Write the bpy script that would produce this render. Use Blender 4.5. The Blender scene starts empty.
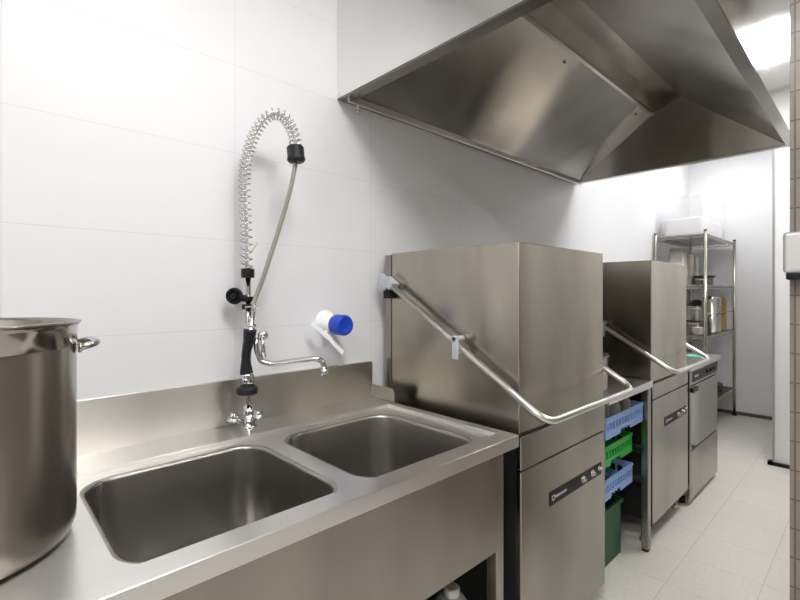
import bpy, bmesh, math
from mathutils import Vector, Matrix
sc = bpy.context.scene
C = bpy.context.collection
PI = math.pi

# ------------------------------------------------------------------ materials
def mat(name, col, rough=.5, metal=0., bump=None, spec=.5, emis=None, alpha=1., trans=0., aniso=0., arot=0., smudge=0., wob=0., brush=None, coat=0., streak=(3.5, 3.5, 1.2), stain=.10):
    m = bpy.data.materials.new(name); m.use_nodes = True
    nt = m.node_tree; N = nt.nodes; L = nt.links
    b = N['Principled BSDF']
    b.inputs['Base Color'].default_value = (*col, 1)
    b.inputs['Roughness'].default_value = rough
    b.inputs['Metallic'].default_value = metal
    b.inputs['Specular IOR Level'].default_value = spec
    b.inputs['Alpha'].default_value = alpha
    b.inputs['Transmission Weight'].default_value = trans
    b.inputs['Coat Weight'].default_value = coat
    if emis:
        b.inputs['Emission Color'].default_value = (*emis[:3], 1); b.inputs['Emission Strength'].default_value = emis[3]
    tc = None
    if aniso:
        b.inputs['Anisotropic'].default_value = aniso
        b.inputs['Anisotropic Rotation'].default_value = arot
        t = N.new('ShaderNodeTangent'); t.direction_type = 'UV_MAP'; t.uv_map = 'grain'
        L.new(t.outputs[0], b.inputs['Tangent'])
    if smudge or wob or brush or bump:
        tc = N.new('ShaderNodeTexCoord')
    if smudge:
        mq = N.new('ShaderNodeMapping'); mq.inputs['Scale'].default_value = streak
        L.new(tc.outputs['Object'], mq.inputs[0])
        n = N.new('ShaderNodeTexNoise'); n.inputs['Scale'].default_value = 1.; n.inputs['Detail'].default_value = 0
        L.new(mq.outputs[0], n.inputs['Vector'])
        n3 = N.new('ShaderNodeTexNoise'); n3.inputs['Scale'].default_value = 1.7; n3.inputs['Detail'].default_value = 2.5
        L.new(mq.outputs[0], n3.inputs['Vector'])
        r3 = N.new('ShaderNodeMapRange'); r3.inputs[1].default_value = .25; r3.inputs[2].default_value = .75
        r3.inputs[3].default_value = 1 - stain; r3.inputs[4].default_value = 1 + stain
        L.new(n3.outputs[0], r3.inputs[0])
        vs = N.new('ShaderNodeVectorMath'); vs.operation = 'SCALE'; vs.inputs[0].default_value = col
        L.new(r3.outputs[0], vs.inputs['Scale']); L.new(vs.outputs[0], b.inputs['Base Color'])
        r = N.new('ShaderNodeMapRange'); r.inputs[1].default_value = .2; r.inputs[2].default_value = .8
        r.inputs[3].default_value = rough - smudge; r.inputs[4].default_value = rough + smudge
        L.new(n.outputs[0], r.inputs[0])
        if not aniso: L.new(r.outputs[0], b.inputs['Roughness'])
    last = None
    def addbump(tex, strength, dist):
        nonlocal last
        bp = N.new('ShaderNodeBump'); bp.inputs['Strength'].default_value = strength; bp.inputs['Distance'].default_value = dist
        L.new(tex, bp.inputs['Height'])
        if last: L.new(last, bp.inputs['Normal'])
        last = bp.outputs[0]
    if wob:
        mw = N.new('ShaderNodeMapping'); mw.inputs['Scale'].default_value = tuple(q * .6 for q in streak)
        n = N.new('ShaderNodeTexNoise'); n.inputs['Scale'].default_value = 1.; n.inputs['Detail'].default_value = 0
        L.new(tc.outputs['Object'], mw.inputs[0]); L.new(mw.outputs[0], n.inputs['Vector']); addbump(n.outputs[0], 1., wob)
    if brush:
        mp = N.new('ShaderNodeMapping'); mp.inputs['Scale'].default_value = brush
        n = N.new('ShaderNodeTexNoise'); n.inputs['Scale'].default_value = 1.; n.inputs['Detail'].default_value = 3
        L.new(tc.outputs['Object'], mp.inputs[0]); L.new(mp.outputs[0], n.inputs['Vector']); addbump(n.outputs[0], .25, .0004)
    if bump:
        n = N.new('ShaderNodeTexNoise'); n.inputs['Scale'].default_value = bump[0]; n.inputs['Detail'].default_value = 4
        L.new(tc.outputs['Object'], n.inputs['Vector']); addbump(n.outputs[0], bump[1], .002)
    if last: L.new(last, b.inputs['Normal'])
    return m

def tile_mat(name, col, mortar, w, h, axes, off=(0, 0), rough=.3, msize=.0015, var=0., offset=0., mottle=0., coat=0.):
    m = bpy.data.materials.new(name); m.use_nodes = True
    nt = m.node_tree; N = nt.nodes; L = nt.links; b = N['Principled BSDF']
    g = N.new('ShaderNodeNewGeometry'); s = N.new('ShaderNodeSeparateXYZ'); L.new(g.outputs['Position'], s.inputs[0])
    cb = N.new('ShaderNodeCombineXYZ')
    for i, a in enumerate(axes):
        ad = N.new('ShaderNodeMath'); ad.operation = 'ADD'; ad.inputs[1].default_value = off[i]
        L.new(s.outputs['XYZ'.index(a)], ad.inputs[0]); L.new(ad.outputs[0], cb.inputs[i])
    br = N.new('ShaderNodeTexBrick'); br.offset = offset; br.offset_frequency = 2; br.squash = 1
    br.inputs['Scale'].default_value = 1; br.inputs['Mortar Size'].default_value = msize; br.inputs['Mortar Smooth'].default_value = .3
    br.inputs['Brick Width'].default_value = w; br.inputs['Row Height'].default_value = h; br.inputs['Bias'].default_value = 0
    br.inputs['Color1'].default_value = (*col, 1); br.inputs['Color2'].default_value = (*[c * (1 - var) for c in col], 1)
    br.inputs['Mortar'].default_value = (*mortar, 1)
    L.new(cb.outputs[0], br.inputs['Vector'])
    src = br.outputs['Color']
    if mottle:
        n = N.new('ShaderNodeTexNoise'); n.inputs['Scale'].default_value = 55; n.inputs['Detail'].default_value = 5
        L.new(g.outputs['Position'], n.inputs['Vector'])
        r = N.new('ShaderNodeMapRange'); r.inputs[1].default_value = .3; r.inputs[2].default_value = .7; r.inputs[3].default_value = 1 - mottle; r.inputs[4].default_value = 1
        L.new(n.outputs[0], r.inputs[0])
        v = N.new('ShaderNodeVectorMath'); v.operation = 'SCALE'; L.new(src, v.inputs[0]); L.new(r.outputs[0], v.inputs['Scale']); src = v.outputs[0]
    L.new(src, b.inputs['Base Color'])
    bp = N.new('ShaderNodeBump'); bp.inputs['Strength'].default_value = .4; bp.inputs['Distance'].default_value = .001; bp.invert = True
    L.new(br.outputs['Fac'], bp.inputs['Height']); L.new(bp.outputs[0], b.inputs['Normal'])
    b.inputs['Roughness'].default_value = rough; b.inputs['Coat Weight'].default_value = coat
    return m

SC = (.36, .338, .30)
M = dict(
    wall_y=tile_mat('white wall tile', (.82, .83, .86), (.70, .70, .73), .595, .297, 'XZ', (-.055, 0), .45, .0011),
    wall_x=tile_mat('white wall tile end', (.83, .835, .85), (.74, .74, .75), .595, .297, 'YZ', (.05, 0), .45, .0011),
    floor=tile_mat('speckled floor tile', (.72, .69, .645), (.52, .49, .44), .305, .305, 'XY', (-.14, -.055), .33, .0016, .04, 0, .10),
    brown=tile_mat('brown pillar tile', (.30, .262, .222), (.13, .11, .095), .2, .1, 'YZ', (0, 0), .35, .003, .15, 0, .1),
    brown_y=tile_mat('brown wall tile', (.24, .215, .19), (.15, .135, .12), .3, .1, 'XZ', (0, 0), .35, .003, .15, .5, .1),
    ceiling=mat('ceiling white', (.86, .86, .86), .8),
    paint=mat('white paint', (.86, .865, .88), .5),
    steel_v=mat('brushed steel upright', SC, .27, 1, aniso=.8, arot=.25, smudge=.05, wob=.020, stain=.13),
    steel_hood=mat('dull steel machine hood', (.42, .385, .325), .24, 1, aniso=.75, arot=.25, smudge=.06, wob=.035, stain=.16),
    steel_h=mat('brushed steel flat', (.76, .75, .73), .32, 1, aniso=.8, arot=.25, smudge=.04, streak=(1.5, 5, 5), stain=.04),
    splash=mat('brushed splash steel', (.62, .60, .56), .34, 1, aniso=.9, arot=.25, smudge=.03, wob=.012, streak=(4, 4, .5), stain=.08),
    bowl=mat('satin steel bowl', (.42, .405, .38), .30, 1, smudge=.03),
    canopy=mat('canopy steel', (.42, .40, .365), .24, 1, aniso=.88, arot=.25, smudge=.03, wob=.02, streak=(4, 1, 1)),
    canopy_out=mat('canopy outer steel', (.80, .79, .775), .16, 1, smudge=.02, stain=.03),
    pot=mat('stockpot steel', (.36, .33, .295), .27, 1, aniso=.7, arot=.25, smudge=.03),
    pot_shiny=mat('polished steel', (.50, .475, .44), .12, 1, wob=.002),
    chrome=mat('chrome', (.66, .66, .67), .09, 1),
    tube=mat('satin steel tube', (.74, .72, .69), .28, 1),
    rack=mat('rack steel', (.50, .475, .41), .22, 1),
    brass=mat('brassy pot metal', (.40, .30, .12), .16, 1),
    black=mat('black plastic', (.010, .010, .012), .4, spec=.2),
    blackp=mat('black glossy strip', (.016, .016, .018), .35, spec=.2),
    dark=mat('dark parts and gap shade', (.016, .016, .016), .55, spec=.25),  # dark small parts; also carries the shade of the gaps as colour
    grip=mat('black rubber grip', (.014, .015, .019), .45, spec=.3),
    grey=mat('grey plastic', (.50, .52, .56), .4),
    hose=mat('grey rubber hose', (.30, .28, .245), .5),
    innerhose=mat('pale inner hose', (.50, .49, .46), .5),
    beige=mat('beige tie', (.70, .58, .42), .6),
    white=mat('white plastic', (.95, .95, .95), .3),
    blue=mat('blue plastic cap', (.006, .055, .55), .35),
    crate_b=mat('light blue crate plastic', (.27, .43, .80), .42),
    crate_g=mat('green crate plastic', (.02, .46, .05), .42),
    bin_g=mat('dark green bin plastic', (.003, .085, .018), .45),
    clear=mat('clear cloudy plastic', (.93, .93, .97), .25, alpha=.22),
    yellow=mat('yellow cap', (.75, .55, .03), .45),
    tub=mat('grey tub plastic', (.35, .34, .31), .5),
    mint=mat('mint green cloth', (.12, .62, .42), .85, bump=(80, .4)),
    pan=mat('black pan', (.02, .02, .02), .35),
    lamp=mat('lamp diffuser', (1, 1, 1), .5, emis=(1, .985, .96, 1.0)),
    gn=mat('pale steel container', (.74, .71, .66), .4, .7),
    trimm=mat('grey aluminium trim', (.42, .42, .41), .4, .8),
    skirt=mat('dark skirting', (.10, .10, .10), .5),
    mark=mat('pale printing', (.7, .7, .72), .5),
    cover=mat('light metal cover', (.66, .65, .64), .35, .5),
)

# ------------------------------------------------------------------ geometry helpers
def B(): return bmesh.new()
def box(bm, x0, x1, y0, y1, z0, z1, rot=None, piv=None, mi=0):
    vs = [bm.verts.new((x, y, z)) for x in (x0, x1) for y in (y0, y1) for z in (z0, z1)]
    if rot is not None:
        c = Vector(piv) if piv else Vector(((x0 + x1) / 2, (y0 + y1) / 2, (z0 + z1) / 2))
        for v in vs: v.co = c + rot @ (v.co - c)
    for f in ((0, 1, 3, 2), (4, 6, 7, 5), (0, 4, 5, 1), (2, 3, 7, 6), (0, 2, 6, 4), (1, 5, 7, 3)):
        fa = bm.faces.new([vs[i] for i in f]); fa.material_index = mi
    return bm
def frame_of(t):
    t = t.normalized(); u = Vector((0, 0, 1)) if abs(t.z) < .9 else Vector((1, 0, 0))
    a = t.cross(u).normalized(); return a, t.cross(a).normalized()
def tube(bm, pts, r, n=12, caps=True, radii=None):
    pts = [Vector(p) for p in pts]; rings = []
    t0 = (pts[1] - pts[0]).normalized(); a, b = frame_of(t0)
    for i, p in enumerate(pts):
        t = (pts[min(i + 1, len(pts) - 1)] - pts[max(i - 1, 0)]).normalized()
        a = (a - t * a.dot(t)).normalized(); b = t.cross(a)
        rr = radii[i] if radii else r
        rings.append([bm.verts.new(p + (a * math.cos(2 * PI * k / n) + b * math.sin(2 * PI * k / n)) * rr) for k in range(n)])
    for i in range(len(rings) - 1):
        for k in range(n):
            f = bm.faces.new((rings[i][k], rings[i][(k + 1) % n], rings[i + 1][(k + 1) % n], rings[i + 1][k])); f.smooth = True
    if caps:
        bm.faces.new(rings[0][::-1]); bm.faces.new(rings[-1])
    return bm
def cyl(bm, p0, p1, r, n=20, r2=None): return tube(bm, [p0, p1], r, n, True, [r, r if r2 is None else r2])
def lathe(bm, prof, c, axis=(0, 0, 1), n=48, smooth=True):
    ax = Vector(axis).normalized(); a, b = frame_of(ax); c = Vector(c); rings = []
    for (r, h) in prof:
        if r < 1e-6: rings.append([bm.verts.new(c + ax * h)])
        else: rings.append([bm.verts.new(c + ax * h + (a * math.cos(2 * PI * k / n) + b * math.sin(2 * PI * k / n)) * r) for k in range(n)])
    for i in range(len(rings) - 1):
        A, D = rings[i], rings[i + 1]
        for k in range(n):
            if len(A) == 1 and len(D) == 1: continue
            if len(A) == 1: vs = (A[0], D[k], D[(k + 1) % n])
            elif len(D) == 1: vs = (A[k], A[(k + 1) % n], D[0])
            else: vs = (A[k], A[(k + 1) % n], D[(k + 1) % n], D[k])
            f = bm.faces.new(vs); f.smooth = smooth
    return bm
def poly(bm, pts, mi=0):
    f = bm.faces.new([bm.verts.new(p) for p in pts]); f.material_index = mi; return f
def rrect(x0, x1, y0, y1, r, n=8):
    out = []
    for cx, cy, a0 in ((x1 - r, y1 - r, 0), (x0 + r, y1 - r, 90), (x0 + r, y0 + r, 180), (x1 - r, y0 + r, 270)):
        for k in range(n + 1):
            a = math.radians(a0 + 90 * k / n); out.append((cx + r * math.cos(a), cy + r * math.sin(a)))
    return out
def smooth_path(pts, n=8):
    P = [Vector(p) for p in pts]; P = [2 * P[0] - P[1]] + P + [2 * P[-1] - P[-2]]; out = []
    for i in range(1, len(P) - 2):
        for k in range(n):
            t = k / n; a, b, c, d = P[i - 1:i + 3]
            out.append(.5 * ((2 * b) + (c - a) * t + (2 * a - 5 * b + 4 * c - d) * t * t + (3 * b - a - 3 * c + d) * t ** 3))
    out.append(P[-2]); return out
def fillet(pts, r, n=8):
    P = [Vector(p) for p in pts]; out = [P[0]]
    for i in range(1, len(P) - 1):
        a = (P[i - 1] - P[i]).normalized(); b = (P[i + 1] - P[i]).normalized()
        s, e = P[i] + a * r, P[i] + b * r
        for k in range(n + 1):
            t = k / n; out.append(s * (1 - t) ** 2 + P[i] * 2 * t * (1 - t) + e * t * t)
    out.append(P[-1]); return out

def origin(o):
    v = Vector((0, 0, 0))
    while o: v += o.location; o = o.parent
    return v
def obj(name, bm, m, parent=None, bev=0, label=None, loc=None, seg=2, norm=True):
    """links bm (built in room coordinates) as one mesh object"""
    if norm: bmesh.ops.recalc_face_normals(bm, faces=bm.faces)
    off = origin(parent) if parent else (Vector(loc) if loc else Vector((0, 0, 0)))
    for v in bm.verts: v.co -= off
    bm.normal_update(); uvl = bm.loops.layers.uv.new('grain')
    for f in bm.faces:
        nx, ny, nz = (abs(q) for q in f.normal)
        for l in f.loops:
            c = l.vert.co
            l[uvl].uv = (c.x, c.y) if nz > .95 else ((c.y, c.z) if nx > ny else (c.x, c.z))
    me = bpy.data.meshes.new(name); bm.to_mesh(me); bm.free()
    for mm in (m if isinstance(m, list) else [m]): me.materials.append(M[mm])
    o = bpy.data.objects.new(name, me); C.objects.link(o)
    if parent: o.parent = parent
    elif loc: o.location = loc
    if bev:
        md = o.modifiers.new('Bevel', 'BEVEL'); md.width = bev; md.segments = seg; md.limit_method = 'ANGLE'; md.angle_limit = math.radians(40)
    if label: o['label'] = label
    return o
def tag(o, label, cat, group=None):
    o['label'] = label; o['category'] = cat
    if group: o['group'] = group
    return o
def thing(name, label, cat, loc, group=None):
    o = bpy.data.objects.new(name, None); C.objects.link(o); o.location = loc; o.empty_display_size = .1
    return tag(o, label, cat, group)
def struct(name, bm, m, bev=0, parent=None):
    o = obj(name, bm, m, parent, bev)
    if not parent: o['kind'] = 'structure'
    return o
def copy_tree(o, parent=None):
    c = o.copy(); C.objects.link(c); c.parent = parent
    for ch in list(o.children): copy_tree(ch, c)
    return c

# ------------------------------------------------------------------ the room
X0, X1, Y0, Y1, ZC = -2.0, 5.98, -2.2, 1.5, 2.85
struct('floor', box(B(), X0 - .1, X1 + .1, Y0 - .1, Y1 + .1, -.1, 0), 'floor')
struct('ceiling', box(B(), X0 - .1, X1 + .1, Y0 - .1, Y1 + .1, ZC, ZC + .1), 'ceiling')
struct('wall_back', box(B(), X0 - .1, X1 + .1, Y1, Y1 + .1, 0, ZC), 'wall_y')
struct('wall_right', box(B(), X1, X1 + .1, Y0, Y1, 0, ZC), 'wall_x')
struct('wall_left', box(B(), X0 - .1, X0, Y0, Y1, 0, ZC), 'paint')
struct('wall_front', box(B(), X0, X1, Y0 - .1, Y0, 0, ZC), 'brown_y')
struct('wall_partition', box(B(), 4.43, X1, Y0, .555, 0, ZC), 'wall_x')
struct('trim_1', box(B(), 4.420, 4.45, .548, .562, .025, ZC), 'trimm', .002)
bm = box(B(), 4.41, 4.43, Y0, .59, 0, .025); box(bm, 4.41, 4.47, .555, .59, 0, .025)
struct('baseboard_partition', bm, 'black')
struct('baseboard_right', box(B(), X1 - .012, X1, .555, Y1, 0, .035), 'skirt')
struct('wall_pillar', box(B(), 2.05, 2.45, Y0, .214, 0, ZC), 'brown')

# cover plate device on the brown pillar
t = thing('wall_dispenser', 'light metal wall dispenser with black underside on the brown tiled pillar', 'dispenser', (2.05, .14, 1.353))
obj('housing', box(B(), 1.985, 2.05, .06, .226, 1.375, 1.513), 'cover', t, .012, seg=4)
obj('underside', box(B(), 1.99, 2.05, .07, .218, 1.353, 1.376), 'black', t, .004)

# ceiling lamps
def lamp(x, y, power, label, size=.6):
    t = thing('ceiling_light', label, 'ceiling light', (x, y, ZC), 'square ceiling light panels')
    h = size / 2; bm = B()
    for a in (-1, 1):
        box(bm, x + a * h - .015, x + a * h + .015, y - h - .015, y + h + .015, ZC - .02, ZC)
        box(bm, x - h + .015, x + h - .015, y + a * h - .015, y + a * h + .015, ZC - .02, ZC)
    obj('frame', bm, 'white', t)
    d = obj('diffuser', box(B(), x - h + .015, x + h - .015, y - h + .015, y + h - .015, ZC - .012, ZC), 'lamp', t)
    m = M['lamp'].copy(); m.node_tree.nodes['Principled BSDF'].inputs['Emission Strength'].default_value = power
    d.data.materials[0] = m
lamp(.45, .10, 23, 'square light panel in the ceiling above the sink aisle, left of the canopy')
lamp(3.55, .12, 22, 'square light panel in the ceiling beside the right end of the canopy')
lamp(5.05, 1.0, 9, 'square light panel in the ceiling above the pot rack')
lamp(-1.2, -.4, 25, 'square light panel in the ceiling at the far left corner behind the viewer')
lamp(1.6, -1.85, 14, 'square light panel in the ceiling behind the viewer near the brown wall')
lamp(3.4, -1.85, 10, 'square light panel in the ceiling behind the brown pillar')

# ------------------------------------------------------------------ extraction canopy
hx0, hx1, hy0, hy1, hz = 1.07, 3.155, .298, 1.498, 2.085
t = thing('extraction_canopy', 'large stainless steel extraction canopy hanging over the dishwashers', 'extractor hood', (2.12, .92, hz))
bm = B(); th = .004
box(bm, hx0, hx0 + th, hy0, hy1, hz, ZC - .005)
box(bm, hx1 - th, hx1, hy0, hy1, hz, ZC - .005)
box(bm, hx0 + th, hx1 - th, hy0, hy0 + th, hz, ZC - .005)
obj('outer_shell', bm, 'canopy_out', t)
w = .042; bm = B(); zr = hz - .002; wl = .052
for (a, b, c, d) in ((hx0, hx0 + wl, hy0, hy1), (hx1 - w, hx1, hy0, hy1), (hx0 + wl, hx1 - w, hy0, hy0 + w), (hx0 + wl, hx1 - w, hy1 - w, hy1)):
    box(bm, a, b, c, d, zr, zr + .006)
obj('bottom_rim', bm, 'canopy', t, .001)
bm = B(); gi = w + .004
box(bm, hx0 + .02, hx1 - .02, hy1 - w - .012, hy1 - w, zr - .016, zr + .02)
obj('grease_gutter', bm, 'tube', t, .003)
bm = cyl(B(), (1.15, hy1 - .03, zr), (1.15, hy1 - .03, zr - .03), .008); cyl(bm, (1.15, hy1 - .03, zr - .03), (1.15, hy1 - .03, zr - .04), .011)
obj('drain_nipple', bm, 'chrome', t)
ix0, ix1, iy0, iy1, iz = hx0 + wl, hx1 - w, hy0 + w, hy1 - w, hz + .003
ra = (.905, 2.35); rb = (.872, 2.425); rc = (.757, 2.39); rx0, rx1 = 1.38, 2.88; cx0, cx1 = 1.42, 2.842
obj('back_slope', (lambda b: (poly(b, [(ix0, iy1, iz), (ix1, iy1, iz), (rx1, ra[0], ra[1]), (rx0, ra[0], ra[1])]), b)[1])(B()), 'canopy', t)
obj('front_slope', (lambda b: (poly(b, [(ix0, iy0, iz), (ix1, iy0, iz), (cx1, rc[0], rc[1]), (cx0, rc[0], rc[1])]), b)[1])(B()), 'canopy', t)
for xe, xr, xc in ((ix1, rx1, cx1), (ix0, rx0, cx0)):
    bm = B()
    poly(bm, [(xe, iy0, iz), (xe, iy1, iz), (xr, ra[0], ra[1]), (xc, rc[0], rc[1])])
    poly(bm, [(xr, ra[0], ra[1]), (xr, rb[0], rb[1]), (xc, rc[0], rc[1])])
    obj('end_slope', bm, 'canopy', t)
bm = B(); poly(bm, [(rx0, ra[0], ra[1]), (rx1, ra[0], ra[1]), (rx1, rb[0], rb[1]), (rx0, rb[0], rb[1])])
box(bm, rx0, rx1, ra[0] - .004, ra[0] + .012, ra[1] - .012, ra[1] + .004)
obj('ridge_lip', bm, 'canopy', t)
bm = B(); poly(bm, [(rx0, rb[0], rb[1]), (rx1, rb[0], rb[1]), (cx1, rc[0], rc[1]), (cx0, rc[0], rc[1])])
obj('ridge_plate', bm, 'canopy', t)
for i, x in enumerate((1.9, 2.75)):
    obj('rivet', lathe(B(), [(.006, 0), (.005, .004), (0, .005)], (x, ra[0] + .05, ra[1] - .026), (0, -.45, -.85), 12), 'dark', t)

# ------------------------------------------------------------------ double sink unit
sx0, sx1 = -.50, 1.232
t = thing('double_sink_unit', 'stainless steel double bowl sink unit against the white tiled wall', 'sink', (.4, 1.1, 0))
bowls = [(.187, .622, .838, 1.296), (.697, 1.125, .840, 1.284)]
ZT = .857
bm = B()
edges = []
def loop(pts, z):
    vs = [bm.verts.new((x, y, z)) for x, y in pts]
    return [bm.edges.new((vs[i], vs[(i + 1) % len(vs)])) for i in range(len(vs))]
e = loop([(sx0, .815), (sx1 - .030, .815), (sx1 - .030, 1.34), (sx0, 1.34)], ZT)
for b_ in bowls: e += loop(rrect(b_[0] - .011, b_[1] + .011, b_[2] - .011, b_[3] + .011, .086, 10), ZT)
bmesh.ops.triangle_fill(bm, use_beauty=True, use_dissolve=False, edges=e)
obj('drainer_top', bm, 'steel_h', t)
bm = B()
box(bm, sx0, sx1, .767, .8265, .832, .870)
box(bm, sx1 - .036, sx1, .8265, 1.335, .832, .870)
obj('raised_edge', bm, 'steel_h', t, .002, seg=3)
obj('back_ledge', box(B(), sx0, sx1 - .002, 1.335, 1.4835, .840, .870), 'steel_h', t, .003)
obj('backsplash', box(B(), sx0, sx1 + .01, 1.4835, 1.499, .845, 1.019), 'splash', t, .002)
# rounded upstand at the right end of the ledge
bm = B(); pr = [(1.335, .868), (1.335, .905)] + [(1.335 + .018 - .018 * math.cos(a), .905 + .018 * math.sin(a)) for a in (PI / 6, PI / 3, PI / 2)] + [(1.4835, .923), (1.4835, .868)]
L_ = [bm.verts.new((sx1, y, z)) for y, z in pr]; R_ = [bm.verts.new((sx1 + .004, y, z)) for y, z in pr]
bm.faces.new(L_); bm.faces.new(R_[::-1])
for i in range(len(pr)): bm.faces.new((L_[i], L_[(i + 1) % len(pr)], R_[(i + 1) % len(pr)], R_[i]))
obj('end_upstand', bm, 'steel_v', t)
def bowl(b_):
    x0, x1, y0, y1 = b_; bm = B(); rings = []
    prof = [(-.011, .0, .086), (-.005, -.001, .082), (-.0015, -.004, .078), (0, -.010, .075)]
    prof += [(.012, -.22, .075), (.016, -.262, .078), (.026, -.284, .082), (.046, -.297, .09), (.075, -.302, .10)]
    for ins, dz, r in prof:
        rings.append([bm.verts.new((x, y, ZT + dz)) for x, y in rrect(x0 + ins, x1 - ins, y0 + ins, y1 - ins, r, 10)])
    for A, D in zip(rings, rings[1:]):
        n = len(A)
        for k in range(n):
            f = bm.faces.new((A[k], A[(k + 1) % n], D[(k + 1) % n], D[k])); f.smooth = True
    bm.faces.new(rings[-1])
    o = obj('bowl', bm, 'bowl', t)
    cx, cy = (x0 + x1) / 2, (y0 + y1) / 2 - .05
    obj('drain', lathe(B(), [(.045, .0), (.043, .004), (.03, .003), (.028, -.001), (0, -.001)], (cx, cy, ZT - .3015)), 'chrome', o)
    return o
for b_ in bowls: bowl(b_)
obj('apron', box(B(), sx0 + .05, 1.178, .797, .807, .525, .835), 'steel_v', t, .002)
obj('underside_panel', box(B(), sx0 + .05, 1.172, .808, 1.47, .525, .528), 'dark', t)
for lx, ly in ((1.173, .808), (1.173, 1.44), (sx0 + .02, .808), (sx0 + .02, 1.44)):
    obj('leg', box(B(), lx, lx + .038, ly, ly + .038, .0, .832), 'steel_v', t, .003)
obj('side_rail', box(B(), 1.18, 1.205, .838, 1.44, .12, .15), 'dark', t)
obj('waste_trap', (lambda b: (tube(b, fillet([(.93, 1.0, .53), (.93, 1.0, .33), (.93, 1.25, .33)], .06), .028, 16), cyl(b, (.93, 1.0, .40), (.93, 1.0, .43), .036), b)[2])(B()), 'tub', t)
# canister under the sink
t = thing('detergent_canister', 'grey round-shouldered canister on the floor in the dark under the sink', 'canister', (1.07, .90, 0))
obj('body', lathe(B(), [(0, 0), (.055, 0), (.060, .006), (.060, .32), (.055, .352), (.040, .376), (.022, .386), (.022, .392), (0, .392)], (1.07, .90, 0)), 'tub', t)
obj('cap', lathe(B(), [(.024, .388), (.024, .408), (.020, .412), (0, .412)], (1.07, .90, 0), n=24), 'gn', t)

# ------------------------------------------------------------------ stockpot
pc = (-.032, 1.092); R = .183; pz = .870
# stands on drainer top: a low shim-free base at the drainer surface
pz = ZT
t = thing('stockpot', 'tall stainless steel stockpot standing on the drainer left of the sink bowls', 'pot', (pc[0], pc[1], pz))
top = 1.257 - pz
prof = [(0, 0), (R - .035, 0), (R - .018, .004), (R - .007, .013), (R - .001, .030), (R, .05), (R, top - .044), (R, top - .012), (R + .003, top - .006), (R + .007, top - .002), (R + .007, top), (R, top + .0005), (R - .004, top - .006), (R - .004, .03), (R - .03, .006), (0, .006)]
obj('body', lathe(B(), prof, (pc[0], pc[1], pz), n=96), 'pot', t)
obj('polished_band', lathe(B(), [(R + .0003, top - .046), (R + .0012, top - .045), (R + .0012, top - .012), (R + .0042, top - .0055)], (pc[0], pc[1], pz), n=96), 'pot_shiny', t)
for s, zz in ((1, 1.209), (-1, 1.209)):
    pts = [(pc[0] + s * (R - .002), pc[1] - .048, zz - .004), (pc[0] + s * (R + .030), pc[1] - .045, zz + .004), (pc[0] + s * (R + .030), pc[1] + .045, zz + .004), (pc[0] + s * (R - .002), pc[1] + .048, zz - .004)]
    hb = tube(B(), fillet(pts, .022), .0065, 12)
    for q in (-1, 1): cyl(hb, (pc[0] + s * (R - .003), pc[1] + q * .048, zz - .004), (pc[0] + s * (R + .002), pc[1] + q * .048, zz - .004), .009)
    obj('handle', hb, 'pot_shiny', t)

# ------------------------------------------------------------------ pre-rinse faucet
bx, by = .659, 1.415
def F(a, z, d=0.):  # a metres to the right of the riser, d metres out from it
    return Vector((bx + .7266 * a - .687 * d, by - .687 * a - .7266 * d, z))
t = thing('pre_rinse_faucet', 'chrome pre-rinse tap with coiled spring hose and black spray grip behind the bowls', 'faucet', (bx, by, .870))
b = lathe(B(), [(.026, 0), (.026, .006), (.018, .010), (.017, .03), (.023, .036), (.024, .055), (.017, .064), (.012, .075), (0, .078)], (bx, by, .870), n=32)
body = obj('mixer_body', b, 'chrome', t)
for (p, q, lab) in ((F(-.012, .885, .01), F(-.052, .917, .03), 0), (F(.012, .885, .01), F(.046, .930, .02), 0)):
    d = (q - p).normalized(); ln = (q - p).length
    b = lathe(B(), [(0, 0), (.008, 0), (.008, ln * .45), (.012, ln * .5), (.0155, ln * .62), (.0155, ln * .95), (.012, ln), (0, ln)], p, d, 20)
    for k in range(5):
        a, bb = frame_of(d); c = p + d * (ln * .8) + (a * math.cos(k * 2 * PI / 5) + bb * math.sin(k * 2 * PI / 5)) * .013
        cyl(b, c - d * ln * .13, c + d * ln * .13, .005, 10)
    obj('tap_knob', b, 'chrome', t)
obj('riser_pipe', cyl(B(), F(0, .94), F(-.002, 1.385), .0085, 20), 'pot_shiny', t)
# hand spray grip hanging in front of the riser
sp = .028
obj('spray_rim', lathe(B(), [(0, 0), (.030, 0), (.033, .004), (.033, .018), (.029, .024), (0, .024)], F(.004, .986, sp), (0, 0, 1), 32), 'grip', t)
sh = obj('spray_cup', lathe(B(), [(0, 0), (.0225, 0), (.0225, .038), (.019, .045), (0, .045)], F(.004, 1.008, sp), (0, 0, 1), 28), 'chrome', t)
obj('cup_screw', lathe(B(), [(.010, 0), (.010, .004), (.006, .007), (0, .007)], F(.006, 1.030, sp + .021), (-.687, -.7266, 0), 18), 'chrome', sh)
gp = [F(.003, 1.045, sp), F(.001, 1.07, sp), F(.000, 1.10, sp), F(.004, 1.13, sp), F(.010, 1.16, sp), F(.014, 1.192, sp)]
obj('spray_grip', tube(B(), smooth_path(gp, 5), .0, 20, True, [.0165 + .004 * math.cos((k / 25) * 2 * PI) * 1 + (.002 if 10 < k < 18 else 0) for k in range(26)]), 'grip', t)
b = lathe(B(), [(0, 0), (.018, 0), (.018, .004), (.013, .006), (.013, .010), (.017, .012), (.017, .016), (.008, .022), (.0075, .058), (0, .058)], F(.015, 1.192, sp), (F(.024, 1.25, sp) - F(.015, 1.192, sp)), 24)
obj('hose_connector', b, 'chrome', t)
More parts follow.
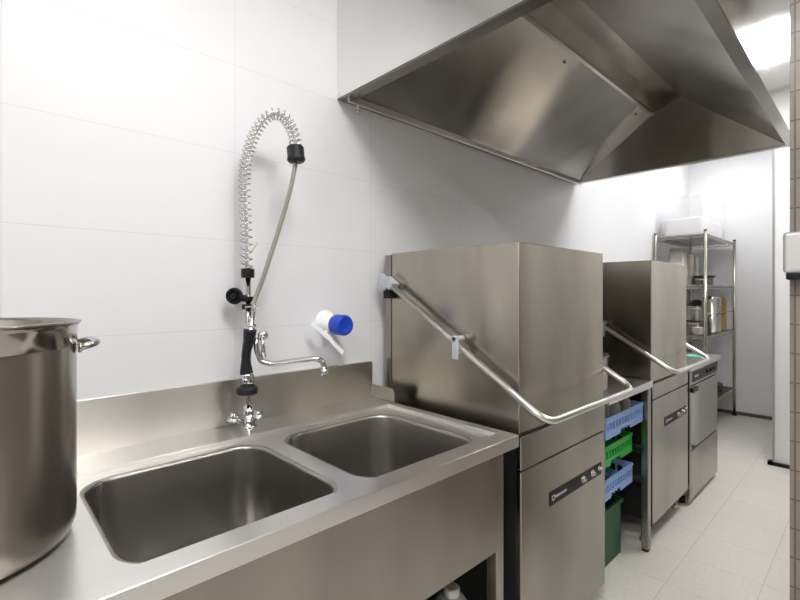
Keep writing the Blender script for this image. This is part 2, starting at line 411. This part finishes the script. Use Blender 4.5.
obj('hanging_hook', (lambda b: (tube(b, [F(.000, 1.264, sp), F(.040, 1.266, sp)], .0028, 8), tube(b, [F(-.01, 1.258, 0), F(.002, 1.264, sp)], .004, 8), b)[2])(B()), 'chrome', t)
hp = [(.024, 1.252), (.0245, 1.275), (.031, 1.30), (.052, 1.36), (.080, 1.45), (.110, 1.55), (.134, 1.64), (.147, 1.70), (.153, 1.735)]
obj('spray_hose', tube(B(), smooth_path([F(a, z, sp * max(0, 1 - k / 6)) for k, (a, z) in enumerate(hp)], 6), .0072, 12), 'hose', t)
# bracket collars and knob
for z, w_ in ((1.358, .030), (1.28, .024), (1.255, .026)):
    b = cyl(B(), F(-.003, z), F(-.003, z + (.030 if z > 1.3 else .017)), .021 if z > 1.3 else .019, 24)
    obj('collar', b, 'black', t, .002)
kb = lathe(B(), [(0, 0), (.018, 0), (.026, .004), (.0275, .012), (.0265, .018), (.020, .020), (.018, .014), (0, .014)], F(-.045, 1.298, -.006), (-.64, -.76, .06), 36)
o = obj('bracket_knob', kb, 'black', t)
obj('knob_stub', (lambda b: (cyl(b, F(-.045, 1.298, 0), F(-.002, 1.292, .006), .0085, 16), cyl(b, F(-.045, 1.298, .006), F(-.045, 1.298, .02), .010, 16), b)[2])(B()), 'black', o)
obj('wall_arm', cyl(B(), F(-.003, 1.29), (F(-.003, 1.29).x + .0, 1.499, 1.29), .007, 14), 'tube', t)
# spring
cp = [(-.006, 1.388), (-.008, 1.53), (-.013, 1.68), (.000, 1.77), (.030, 1.845), (.074, 1.890), (.118, 1.880), (.147, 1.825), (.153, 1.788)]
path = smooth_path([F(a, z) for a, z in cp], 40)
acc = [0.]
for i in range(1, len(path)): acc.append(acc[-1] + (path[i] - path[i - 1]).length)
def at(s):
    for i in range(1, len(path)):
        if acc[i] >= s or i == len(path) - 1:
            k = (s - acc[i - 1]) / max(1e-9, acc[i] - acc[i - 1]); return path[i - 1].lerp(path[i], k), (path[i] - path[i - 1]).normalized()
Ltot = acc[-1]; sp_pts = []; s = 0.; ph = 0.; nrm = F(0, 0, 1) - F(0, 0, 0)
while s < Ltot:
    p, tg = at(s); n2 = tg.cross(nrm).normalized()
    sp_pts.append(p + (nrm * math.cos(ph) + n2 * math.sin(ph)) * .0183)
    fr = s / Ltot; pitch = .0240 if fr < .22 else (.021 if fr < .42 else .0155)
    ph += 2 * PI / 16; s += pitch / 16
obj('spring', tube(B(), sp_pts, .0025, 8), 'chrome', t)
obj('inner_hose', tube(B(), path[::6] + [path[-1]], .0055, 12), 'innerhose', t)
d = (F(.155, 1.728) - F(.150, 1.792)).normalized()
obj('spring_end_cap', lathe(B(), [(0, 0), (.024, 0), (.0275, .004), (.0275, .036), (.029, .038), (.029, .046), (.024, .052), (0, .052)], F(.1515, 1.787), d, 32), 'grip', t)
obj('cable_tie', box(B(), F(.017, 1.46).x - .003, F(.017, 1.46).x + .003, F(.017, 1.46).y - .001, F(.017, 1.46).y + .001, 1.435, 1.475, Matrix.Rotation(math.radians(35), 3, 'Y')), 'beige', t)
# swivel spout with lever valve
sp2 = [(.030, 1.165), (.031, 1.125), (.045, 1.088), (.085, 1.079), (.160, 1.090), (.222, 1.098), (.243, 1.090), (.250, 1.062)]
b = tube(B(), fillet([F(a, z, sp * .6) for a, z in sp2], .012, 5), .0092, 16); tube(b, [F(0, 1.150, 0), F(.032, 1.150, sp * .6)], .009, 14)
o = obj('spout', b, 'chrome', t)
obj('nozzle', cyl(B(), F(.250, 1.066, sp * .6), F(.250, 1.043, sp * .6), .0125, 20), 'chrome', o)
o = obj('valve_head', lathe(B(), [(0, 0), (.014, 0), (.0155, .006), (.0155, .02), (.012, .025), (0, .026)], F(.054, 1.172, .01), (-.687, -.7266, 0), 24), 'chrome', t)
obj('valve_lever', tube(B(), [F(.054, 1.168, .034), F(.058, 1.14, .038), F(.060, 1.105, .036)], .0, 12, True, [.0055, .006, .008]), 'chrome', o)

# ------------------------------------------------------------------ blue-capped wall fitting
t = thing('wall_dispenser_valve', 'white wall fitting with bright blue round cap and white elbow lever', 'dispenser', (1.015, 1.5, 1.188))
obj('white_base', lathe(B(), [(0, 0), (.048, 0), (.048, .006), (.040, .014), (.034, .03), (.031, .068), (0, .068)], (1.012, 1.499, 1.193), (0, -1, 0), 40), 'white', t)
b = lathe(B(), [(0, 0), (.037, 0), (.039, .004), (.039, .054), (.036, .060), (.027, .061), (.025, .0595), (0, .0595)], (1.018, 1.433, 1.187), (0, -1, 0), 40)
obj('blue_cap', b, 'blue', t)
q0, q1 = Vector((0.915, 1.44, 1.194)), Vector((1.034, 1.41, 1.079))
b = B(); dd = (q1 - q0).normalized(); a_ = dd.cross(Vector((0, 1, 0))).normalized(); n_ = dd.cross(a_)
vs = []
for p, wv in ((q0, .009), (q0.lerp(q1, .5) + Vector((.003, 0, .004)), .0105), (q1, .0095)):
    vs.append([b.verts.new(p + a_ * sx * wv + n_ * sy * .004) for sx, sy in ((-1, -1), (1, -1), (1, 1), (-1, 1))])
for A, D in zip(vs, vs[1:]):
    for k in range(4): b.faces.new((A[k], A[(k + 1) % 4], D[(k + 1) % 4], D[k]))
b.faces.new(vs[0]); b.faces.new(vs[-1][::-1])
cyl(b, q0.lerp(q1, .35), (1.012, 1.47, 1.165), .008, 12)
obj('elbow_lever', b, 'white', t, .002)

# ------------------------------------------------------------------ pass-through hood dishwashers
def machine(x0, label, seam, sz, zb, w=.655):
    x1 = x0 + w; yf = .80; yb = 1.425; cx = (x0 + x1) / 2
    t = thing('hood_dishwasher', label, 'dishwasher', (cx, 1.1, 0), 'hood dishwashers in a row')
    # lift-up hood: open box
    zh0, zh1 = .845, 1.476; e = .008
    bm = box(B(), x0 + .002, x1 - .002, yf + e, yb, zh0, zh1)
    hood = obj('hood', bm, 'steel_hood', t, .003)
    obj('hood_skirt', box(B(), x0, x1, yf + .004, yb + .004, .832, .846), 'dark', t)
    obj('rear_column', box(B(), x0 + .0, x1 - .0, yb + .002, 1.468, .45, 1.47), 'steel_v', t, .002)
    obj('cabinet', box(B(), x0 + .006, x1 - .006, yf + .022, 1.46, zb + .01, .832), 'dark', t)  # sides coloured black to hold the shadow of the gaps
    obj('upper_panel', box(B(), x0, x1, yf, yf + .02, seam + .0025, .838), 'steel_v', t, .003)
    door = obj('front_panel', box(B(), x0, x1, yf, yf + .02, zb, seam - .0025), 'steel_v', t, .003)
    st = obj('control_strip', box(B(), x0 + .185, x0 + .612 * w / .655, yf - .0025, yf + .002, sz, sz + .048), 'black', t, .001)
    kx = [x0 + q * w / .655 for q in (.44, .525, .588)]
    zc = sz + .025
    for k, x in enumerate(kx):
        r = .0145 if k < 2 else .010; z = zc + (0 if k < 2 else .004)
        b = lathe(B(), [(r, 0), (r, .003), (r - .003, .005), (r - .003, .002), (r * .55, .002), (r * .55, .012), (r * .4, .014), (0, .014)], (x, yf - .0022, z), (0, -1, 0), 24)
        obj('button', b, 'pot_shiny', st)
    # small ring emblem and a short unreadable word beside it
    b = lathe(B(), [(.0075, 0), (.0105, 0), (.0105, .0006), (.0075, .0006), (.0075, 0)], (x0 + .207, yf - .0024, zc), (0, -1, 0), 8, False)
    xx = x0 + .222
    for k, (hh, ww) in enumerate([(.013, .006), (.009, .007), (.012, .004), (.009, .007), (.009, .007), (.009, .007), (.009, .006), (.011, .005), (.009, .006)]):
        box(b, xx, xx + ww, yf - .003, yf - .0024, zc - .005, zc - .005 + hh * .85); xx += ww + .0035
    obj('emblem', b, 'mark', st)
    # U-shaped lift handle
    xa, xb = x0 - .034, x1 + .015
    yp, zp = 1.405, 1.349; yl, zl = .690, .915
    pts = [(xa, yp, zp), (xa, yl, zl), (xb, yl, zl), (xb, yp, zp)]
    obj('lift_handle', tube(B(), fillet(pts, .062, 10), .0115, 16), 'tube', t)
    for s, xq in ((-1, xa), (1, xb)):
        xi = x0 if s < 0 else x1
        rot = Matrix.Rotation(math.atan2(.434, .715), 3, 'X')
        b = box(B(), min(xq - .012, xi + s * .001), max(xq + .012, xi + s * .001), 1.375, 1.435, 1.332, 1.366, rot, (xq, 1.405, 1.349))
        box(b, xq - .014, xq - .004, 1.40, 1.455, 1.315, 1.372, rot, (xq, 1.405, 1.349))
        cyl(b, (xq - .016, 1.428, 1.362), (xi, 1.428, 1.362), .009, 12)
        obj('pivot_bracket', b, 'grey', t, .003)
        b = box(B(), min(xq, xi), max(xq, xi), 1.40, 1.44, 1.285, 1.325)
        obj('spring_link', b, 'dark', t, .004)
        yc, zcl = 1.035, 1.1245
        b = box(B(), xq - .018, xq - .012, yc - .014, yc + .014, zcl - .052, zcl + .030)
        cyl(b, (xq - .018, yc + .004, zcl + .020), (xi, yc + .004, zcl + .020), .011, 16)
        cyl(b, (xq - .018, yc, zcl - .030), (xq + .012, yc, zcl - .030), .006, 12)
        obj('handle_clip', b, 'grey', t, .004)
    for fx in (x0 + .05, x1 - .05):
        for fy in (yf + .06, 1.40):
            b = cyl(B(), (fx, fy, 0), (fx, fy, .02), .022, 16, .018); cyl(b, (fx, fy, .02), (fx, fy, zb + .015), .013, 14)
            obj('foot', b, 'tube', t)
    return t
machine(1.297, 'large hood dishwasher with a square steel hood, right beside the sink', .728, .556, .080)
machine(2.540, 'hood dishwasher further back, between the crate table and the glasswasher', .757, .586, .115, .620)

# ------------------------------------------------------------------ table between the machines
tx0, tx1 = 1.978, 2.512
t = thing('work_table', 'narrow stainless steel table with crate runners between the two hood dishwashers', 'table', ((tx0 + tx1) / 2, 1.1, 0))
obj('worktop', box(B(), tx0, tx1 + .006, .792, 1.498, .828, .862), 'steel_h', t, .003)
for lx, ly in ((tx0, 1.455), (tx1 - .038, .80), (tx1 - .038, 1.455)):
        lg = obj('leg', box(B(), lx, lx + .038, ly, ly + .034, .012, .828), 'steel_v', t, .003)
        obj('leg_cap', box(B(), lx + .002, lx + .036, ly + .002, ly + .032, 0, .013), 'black', lg, .002)
obj('back_shade_sheet', box(B(), tx0 + .002, tx1 - .002, 1.490, 1.497, .05, .827), 'dark', t)  # dark sheet added over the wall to stand in for under-table shade
for z in (.66, .505, .352):
    for lx, s in ((tx0 + .002, 1), (tx1 - .036, -1)):
        b = box(B(), lx, lx + .034, .836, 1.455, z - .008, z - .004)
        q = lx if s > 0 else lx + .030
        box(b, q, q + .004, .836, 1.455, z - .008, z + .02)
        if s < 0: box(b, lx - .012, lx, .836, 1.455, z - .008, z - .0045)
        else: box(b, lx + .034, lx + .046, .836, 1.455, z - .008, z - .0045)
        obj('runner', b, 'rack', t)

def crate(x0, x1, y0, y1, z0, z1, m, label):
    t = thing('dish_crate', label, 'crate', ((x0 + x1) / 2, (y0 + y1) / 2, z0), 'dish crates under the work table')
    h = z1 - z0; b = B(); th = .006
    def side(horiz, a0, a1, c):
        def bb(p, q, za, zb_):
            if horiz: box(b, p, q, c, c + th, za, zb_)
            else: box(b, c, c + th, p, q, za, zb_)
        bb(a0, a1, z0 + h * .74, z1)
        L = a1 - a0
        bb(a0, a0 + L * .36, z0 + .002, z0 + h * .38); bb(a1 - L * .36, a1, z0 + .002, z0 + h * .38)
        bb(a0 + L * .36, a1 - L * .36, z0 + h * .22, z0 + h * .38)
        n = 13
        for k in range(n + 1):
            p = a0 + L * k / n - (.005 if 0 < k < n else (0 if k == 0 else .010))
            bb(p, p + .010, z0 + h * .38, z0 + h * .74)
    side(True, x0, x1, y0); side(True, x0, x1, y1 - th)
    side(False, y0 + th, y1 - th, x0); side(False, y0 + th, y1 - th, x1 - th)
    for k in range(1, 12):
        p = x0 + (x1 - x0) * k / 12; box(b, p - .003, p + .003, y0 + th, y1 - th, z0 + .004, z0 + .010)
        p = y0 + (y1 - y0) * k / 12; box(b, x0 + th, x1 - th, p - .003, p + .003, z0 + .0105, z0 + .015)
    obj('basket', b, m, t)
    b = B()
    for (a0, a1, c0, c1) in ((x0 - .003, x1 + .003, y0 - .003, y0 + .001), (x0 - .003, x1 + .003, y1 - .001, y1 + .003)):
        box(b, a0, a1, c0, c1, z1 - .010, z1 + .002)
    for (a0, a1) in ((x0 - .003, x0 + .001), (x1 - .001, x1 + .003)): box(b, a0, a1, y0 + .001, y1 - .001, z1 - .010, z1 + .002)
    bmesh.ops.remove_doubles(b, verts=b.verts, dist=.0021)
    obj('lip', b, m, t)
    return t
crate(2.016, 2.462, .822, 1.30, .6605, .755, 'crate_b', 'light blue slotted dish crate on the top runners, holding bottles')
crate(2.016, 2.430, .862, 1.34, .5055, .600, 'crate_g', 'bright green slotted dish crate between the two blue crates')
crate(2.016, 2.430, .860, 1.34, .3525, .448, 'crate_b', 'light blue slotted dish crate on the lowest runners, above the green bin')
t = thing('plastic_bin', 'dark green open plastic bin on the floor under the crates', 'bin', (2.20, 1.12, 0))
b = B(); x0, x1, y0, y1, h = 2.03, 2.385, .90, 1.38, .275
box(b, x0, x1, y0, y1, 0, .006)
for q in ((x0, x0 + .005, y0, y1), (x1 - .005, x1, y0, y1), (x0 + .005, x1 - .005, y0, y0 + .005), (x0 + .005, x1 - .005, y1 - .005, y1)): box(b, *q, .006, h)
obj('body', b, 'bin_g', t)
b = B()
for q in ((x0 - .010, x0, y0 - .010, y1 + .010), (x1, x1 + .010, y0 - .010, y1 + .010), (x0, x1, y0 - .010, y0), (x0, x1, y1, y1 + .010)): box(b, *q, h - .02, h)
obj('rim', b, 'bin_g', t, .002)
def bottle(x, y, z, r, h, mb, mc, label):
    t = thing('bottle', label, 'bottle', (x, y, z), 'bottles in the blue crate')
    obj('body', lathe(B(), [(0, 0), (r * .9, 0), (r, .004), (r, h * .62), (r * .85, h * .72), (r * .4, h * .82), (r * .4, h * .86), (0, h * .86)], (x, y, z), n=24), mb, t)
    obj('cap', lathe(B(), [(0, h * .84), (r * .5, h * .84), (r * .5, h), (0, h)], (x, y, z), n=20), mc, t)
bottle(2.375, .875, .6756, .026, .140, 'tub', 'yellow', 'grey bottle with yellow cap at the right of the top crate')
bottle(2.395, .945, .6756, .024, .135, 'crate_g', 'yellow', 'green bottle with yellow cap behind the grey bottle in the top crate')
bottle(2.25, .880, .6756, .030, .138, 'tub', 'dark', 'grey bottle with dark cap in the middle of the top crate')
o = obj('plastic_tub', lathe(B(), [(0, 0), (.04, 0), (.045, .12), (.048, .122), (.048, .128), (.042, .128), (.037, .004), (0, .004)], (2.13, .90, .6756)), 'tub', loc=(2.13, .90, .6756)); tag(o, 'grey round tub at the left of the top crate', 'tub')

# steel pot with dark lid on the table behind the first machine's corner
t = thing('lidded_pot', 'small steel pot with dark lid on the table beside the large dishwasher', 'pot', (2.13, .925, .862))
px, py = 2.125, .935
obj('body', lathe(B(), [(0, 0), (.068, 0), (.073, .006), (.073, .15), (.077, .152), (.077, .156), (.070, .156), (.068, .01), (0, .01)], (px, py, .862)), 'steel_v', t)
lid = obj('lid', lathe(B(), [(.076, .1565), (.074, .166), (.03, .176), (0, .178)], (px, py, .862)), 'pan', t)
obj('lid_knob', lathe(B(), [(.006, .176), (.006, .186), (.013, .19), (.013, .196), (0, .199)], (px, py, .862), n=20), 'black', lid)

# ------------------------------------------------------------------ undercounter glasswasher
gx0, gx1, gy = 3.195, 3.885, .80
t = thing('undercounter_washer', 'low stainless steel undercounter washer at the end of the row, with dark control strip', 'dishwasher', ((gx0 + gx1) / 2, 1.1, 0))
obj('top_plate', box(B(), gx0 - .012, gx1 + .045, gy - .012, 1.49, .828, .860), 'steel_h', t, .004)
obj('cabinet', box(B(), gx0, gx1, gy + .026, 1.46, .055, .828), 'steel_v', t, .003)
obj('fascia', box(B(), gx0 + .03, gx1, gy, gy + .025, .735, .827), 'steel_v', t, .002)
st = obj('control_strip', box(B(), gx0 + .07, gx1 - .01, gy - .003, gy + .001, .752, .816), 'blackp', t)
for k in range(3):
    obj('button', lathe(B(), [(.017, 0), (.017, .003), (.013, .005), (.013, .002), (.008, .002), (.008, .012), (0, .013)], (gx0 + .38 + k * .085, gy - .0028, .786), (0, -1, 0), 20), 'dark', st)
b = B(); xx = gx0 + .10
for k in range(7): box(b, xx, xx + .009, gy - .0036, gy - .0028, .778, .790); xx += .013
obj('emblem', b, 'mark', st)
obj('left_post', box(B(), gx0, gx0 + .028, gy, gy + .025, .02, .827), 'steel_v', t, .002)
d = obj('door', box(B(), gx0 + .03, gx1 - .002, gy, gy + .024, .335, .728), 'pot_shiny', t, .004)
obj('door_handle', box(B(), gx0 + .01, gx0 + .13, gy - .018, gy + .0, .695, .722), 'black', d, .003)
obj('kick_panel', box(B(), gx0 + .03, gx1 - .002, gy, gy + .024, .028, .329), 'steel_v', t, .002)
for fx in (gx0 + .04, gx1 - .04):
    for fy in (gy + .05, 1.40): obj('foot', cyl(B(), (fx, fy, 0), (fx, fy, .056), .02, 16), 'black', t)
b = B(); n = 8; g = [[b.verts.new((3.66 + .10 * i / n, .86 + .09 * j / n + .01 * math.sin(i), .8655 + .003 * math.sin(i * 1.3) * math.cos(j * 1.7))) for j in range(n + 1)] for i in range(n + 1)]
for i in range(n):
    for j in range(n): b.faces.new((g[i][j], g[i + 1][j], g[i + 1][j + 1], g[i][j + 1])).smooth = True
o = obj('cleaning_cloth', b, 'mint', loc=(3.71, .90, .862)); md = o.modifiers.new('Solidify', 'SOLIDIFY'); md.thickness = .004; tag(o, 'mint green cloth lying on the undercounter washer', 'cloth')

# ------------------------------------------------------------------ pot rack
kx0, kx1, ky0, ky1 = 4.76, 5.93, 1.07, 1.475
t = thing('pot_rack', 'tall open steel shelving rack with pots in the far corner', 'shelf', ((kx0 + kx1) / 2, (ky0 + ky1) / 2, 0))
for x in (kx0, kx1):
    for y in (ky0, ky1):
        p = obj('post', cyl(B(), (x, y, .02), (x, y, 1.865), .0135, 16), 'rack', t)
        obj('post_cap', cyl(B(), (x, y, 1.865), (x, y, 1.873), .0142, 16), 'black', p)
        obj('post_foot', cyl(B(), (x, y, 0), (x, y, .022), .026, 16), 'black', p)
shelves = (1.83, 1.365, .905, .285)
for z in shelves:
    b = B(); zt = z + .012
    for y in (ky0, ky1):
        box(b, kx0 + .014, kx1 - .014, y - .005, y + .005, z + .001, z + .010); box(b, kx0 + .014, kx1 - .014, y - .004, y + .004, z - .024, z - .017)
        for k in range(24):
            xa, xb = kx0 + .02 + (kx1 - kx0 - .04) * k / 24, kx0 + .02 + (kx1 - kx0 - .04) * (k + 1) / 24
            za, zb = (z - .02, z + .004) if k % 2 else (z + .004, z - .02)
            cyl(b, (xa, y, za), (xb, y, zb), .003, 6)
    for x in (kx0, kx1):
        box(b, x - .005, x + .005, ky0 + .014, ky1 - .014, z + .001, z + .010); box(b, x - .004, x + .004, ky0 + .014, ky1 - .014, z - .024, z - .017)
        for k in range(8):
            ya, yb = ky0 + .02 + (ky1 - ky0 - .04) * k / 8, ky0 + .02 + (ky1 - ky0 - .04) * (k + 1) / 8
            za, zb = (z - .02, z + .004) if k % 2 else (z + .004, z - .02)
            cyl(b, (x, ya, za), (x, yb, zb), .003, 6)
    for k in range(1, 38):
        x = kx0 + (kx1 - kx0) * k / 38; box(b, x - .003, x + .003, ky0, ky1, z + .010, z + .0135)
    for k in range(1, 5):
        y = ky0 + (ky1 - ky0) * k / 5; box(b, kx0, kx1, y - .004, y + .004, z + .004, z + .010)
    if z < .9 or z > 1.8: box(b, kx0 + .01, kx1 - .01, ky0 + .01, ky1 - .01, z + .001, z + .004)
    obj('wire_shelf', b, 'rack', t)
obj('guard_rail', (lambda b: (cyl(b, (kx0, ky0 - .0, 1.115), (kx1, ky0 - .0, 1.115), .004, 8), b)[1])(B()), 'rack', t)
S = [z + .0138 for z in shelves]
# clouded storage boxes on top
t = thing('storage_box', 'clear cloudy plastic storage box on top of the pot rack', 'box', (5.3, 1.30, S[0]))
b = B(); x0, x1, y0, y1, z0, z1 = 4.84, 5.72, 1.11, 1.45, S[0], S[0] + .36
for q in ((x0, x1, y0, y0 + .004), (x0, x1, y1 - .004, y1), (x0, x0 + .004, y0 + .004, y1 - .004), (x1 - .004, x1, y0 + .004, y1 - .004)): box(b, *q, z0 + .004, z1)
box(b, x0, x1, y0, y1, z0, z0 + .004); obj('tub', b, 'clear', t)
obj('lid', box(B(), x0 - .008, x1 + .008, y0 - .008, y1 + .008, z1, z1 + .014), 'clear', t, .003)
o = obj('folded_linen', box(B(), x0 + .02, x1 - .02, y0 + .02, y1 - .02, z0 + .0045, z0 + .17), 'white', loc=(5.28, 1.28, z0 + .0045), bev=.02, seg=3); tag(o, 'stack of folded white linen inside the clear storage box', 'linen')

def vessel(name, label, cat, x, y, z, r, h, m, inverted=False, handles=0, rnd=.02, group=None, lid=None, hz_=.85, rot=0.):
    t = thing(name, label, cat, (x, y, z), group)
    if not inverted: prof = [(0, 0), (r - rnd, 0), (r - rnd * .3, rnd * .3), (r, rnd), (r, h - .003), (r + .005, h), (r - .003, h), (r - .003, rnd), (r - rnd, .004), (0, .004)]
    else: prof = [(r - .004, .004), (r + .005, 0), (r + .005, .004), (r, .006), (r, h - rnd), (r - rnd * .3, h - rnd * .3), (r - rnd, h), (0, h), (0, h - .004), (r - rnd, h - .004), (r - .004, h - rnd), (r - .004, .004)]
    obj('body', lathe(B(), prof, (x, y, z), n=40), m, t)
    for k in range(handles):
        a0 = rot + PI * k; u = Vector((math.cos(a0), math.sin(a0), 0)); v = Vector((-math.sin(a0), math.cos(a0), 0)); c = Vector((x, y, z + h * hz_))
        obj('handle', tube(B(), fillet([c + u * (r - .002) - v * .035, c + u * (r + .032) - v * .032, c + u * (r + .032) + v * .032, c + u * (r - .002) + v * .035], .014), .005, 8), 'tube', t)
    if lid: obj('lid', lathe(B(), [(r + .004, h + .0005), (r + .002, h + .006), (r * .4, h + .014), (.008, h + .016), (.008, h + .028), (.015, h + .032), (0, h + .036)], (x, y, z), n=40), lid, t)
    return t
# second shelf
t = thing('food_container', 'stack of pale tapered food containers turned upside down on the second shelf', 'container', (4.96, 1.33, S[1]))
for k in range(3):
    b = B(); zz = S[1] + .002 + k * .016; A = [b.verts.new((x, y, zz)) for x, y in rrect(4.96 - .062, 4.96 + .062, 1.34 - .075, 1.34 + .075, .018, 4)]
    D = [b.verts.new((x, y, zz + .318)) for x, y in rrect(4.96 - .050, 4.96 + .050, 1.34 - .060, 1.34 + .060, .018, 4)]
    for i in range(len(A)): b.faces.new((A[i], A[(i + 1) % len(A)], D[(i + 1) % len(A)], D[i])).smooth = True
    b.faces.new(D); obj('container', b, 'gn', t)
for i, (x, y) in enumerate(((5.19, 1.30), (5.36, 1.30))):
    for k in range(3):
        z = S[1] + k * .100
        vessel('metal_beaker', ['steel beaker, %s of the left beaker column on the second shelf', 'steel beaker, %s of the right beaker column on the second shelf'][i] % ['lowest', 'middle one', 'topmost'][k], 'beaker', x, y, z, .034, .098, 'gn', rnd=.006, group='steel beakers on the second shelf')
vessel('milk_jug', 'small steel jug beside the beakers on the second shelf', 'jug', 5.52, 1.31, S[1], .045, .15, 'pot_shiny', handles=1, hz_=.6, rot=PI)
vessel('saucepan', 'shallow steel saucepan at the front of the second shelf', 'pan', 5.17, 1.185, S[1], .085, .07, 'steel_v', handles=2, rnd=.01, hz_=.8, rot=0)
t = thing('frying_pan', 'black frying pan resting on the saucepan', 'pan', (5.19, 1.185, S[1] + .071))
obj('body', lathe(B(), [(0, 0), (.075, 0), (.10, .022), (.103, .022), (.078, -.0), (.078, .003), (0, .004)][:5] + [(.09, .02), (.072, .004), (0, .004)], (5.22, 1.185, S[1] + .0715), n=40), 'pan', t)
obj('handle', tube(B(), [(5.315, 1.185, S[1] + .092), (5.45, 1.185, S[1] + .102)], .007, 10), 'pan', t)
o = obj('baking_tray', (lambda b: (box(b, 5.56, 5.86, 1.13, 1.24, S[1], S[1] + .006), box(b, 5.56, 5.86, 1.12, 1.13, S[1], S[1] + .02), box(b, 5.56, 5.86, 1.24, 1.25, S[1], S[1] + .02), b)[3])(B()), 'gn', loc=(5.7, 1.18, S[1])); tag(o, 'flat pale baking tray at the right of the second shelf', 'tray')
# third shelf
vessel('cooking_pot', 'wide steel pot at the left of the third shelf, under another pot', 'pot', 5.14, 1.24, S[2], .095, .110, 'steel_v', handles=2, rot=0)
vessel('cooking_pot', 'steel pot stacked on the wide pot on the third shelf', 'pot', 5.14, 1.24, S[2] + .1105, .080, .150, 'pot_shiny', rnd=.012, handles=2, rot=.3)
vessel('mixing_bowl', 'small pale bowl at the front left corner of the third shelf', 'bowl', 4.90, 1.15, S[2], .055, .07, 'gn', rnd=.03)
vessel('tall_pot', 'tall bright steel pot turned upside down on the third shelf', 'pot', 5.40, 1.165, S[2], .080, .355, 'pot_shiny', True, 2, .03, hz_=.52, rot=0)
vessel('tall_pot', 'tall brass coloured pot turned upside down at the right of the third shelf', 'pot', 5.70, 1.18, S[2], .085, .345, 'brass', True, 2, .04, hz_=.72, rot=0)
t = thing('frying_pan', 'black round pan standing upright behind the pots on the third shelf', 'pan', (5.80, 1.40, S[2]))
obj('body', lathe(B(), [(0, 0), (.12, 0), (.15, .03), (.153, .03), (.123, -.003), (0, -.003)], (5.80, 1.40, S[2] + .158), (-.55, -.83, .06), 40), 'pan', t)
obj('handle', tube(B(), [(5.88, 1.36, S[2] + .26), (5.93, 1.34, S[2] + .33)], .009, 10), 'pan', t)
vessel('low_pan', 'low steel pan on the bottom shelf of the rack', 'pan', 5.65, 1.26, S[3], .14, .06, 'steel_v', rnd=.01)

# ------------------------------------------------------------------ camera, world, view
w = bpy.data.worlds.new('World'); sc.world = w; w.use_nodes = True
w.node_tree.nodes['Background'].inputs[0].default_value = (.9, .95, 1, 1); w.node_tree.nodes['Background'].inputs[1].default_value = .3
cam = bpy.data.cameras.new('camera'); co = bpy.data.objects.new('camera', cam); C.objects.link(co)
th = math.radians(46.6)
co.location = (0, 0, 1.31); co.rotation_euler = (PI / 2, 0, th - PI / 2)
cam.sensor_width = 36; cam.lens = 454 / 800 * 36; cam.shift_y = -(300 - 292.5) / 800
cam.clip_start = .02
sc.camera = co
sc.view_settings.view_transform = 'Standard'; sc.view_settings.look = 'None'; sc.view_settings.gamma = 1; sc.view_settings.exposure = 0.48
sc.view_settings.use_curve_mapping = False
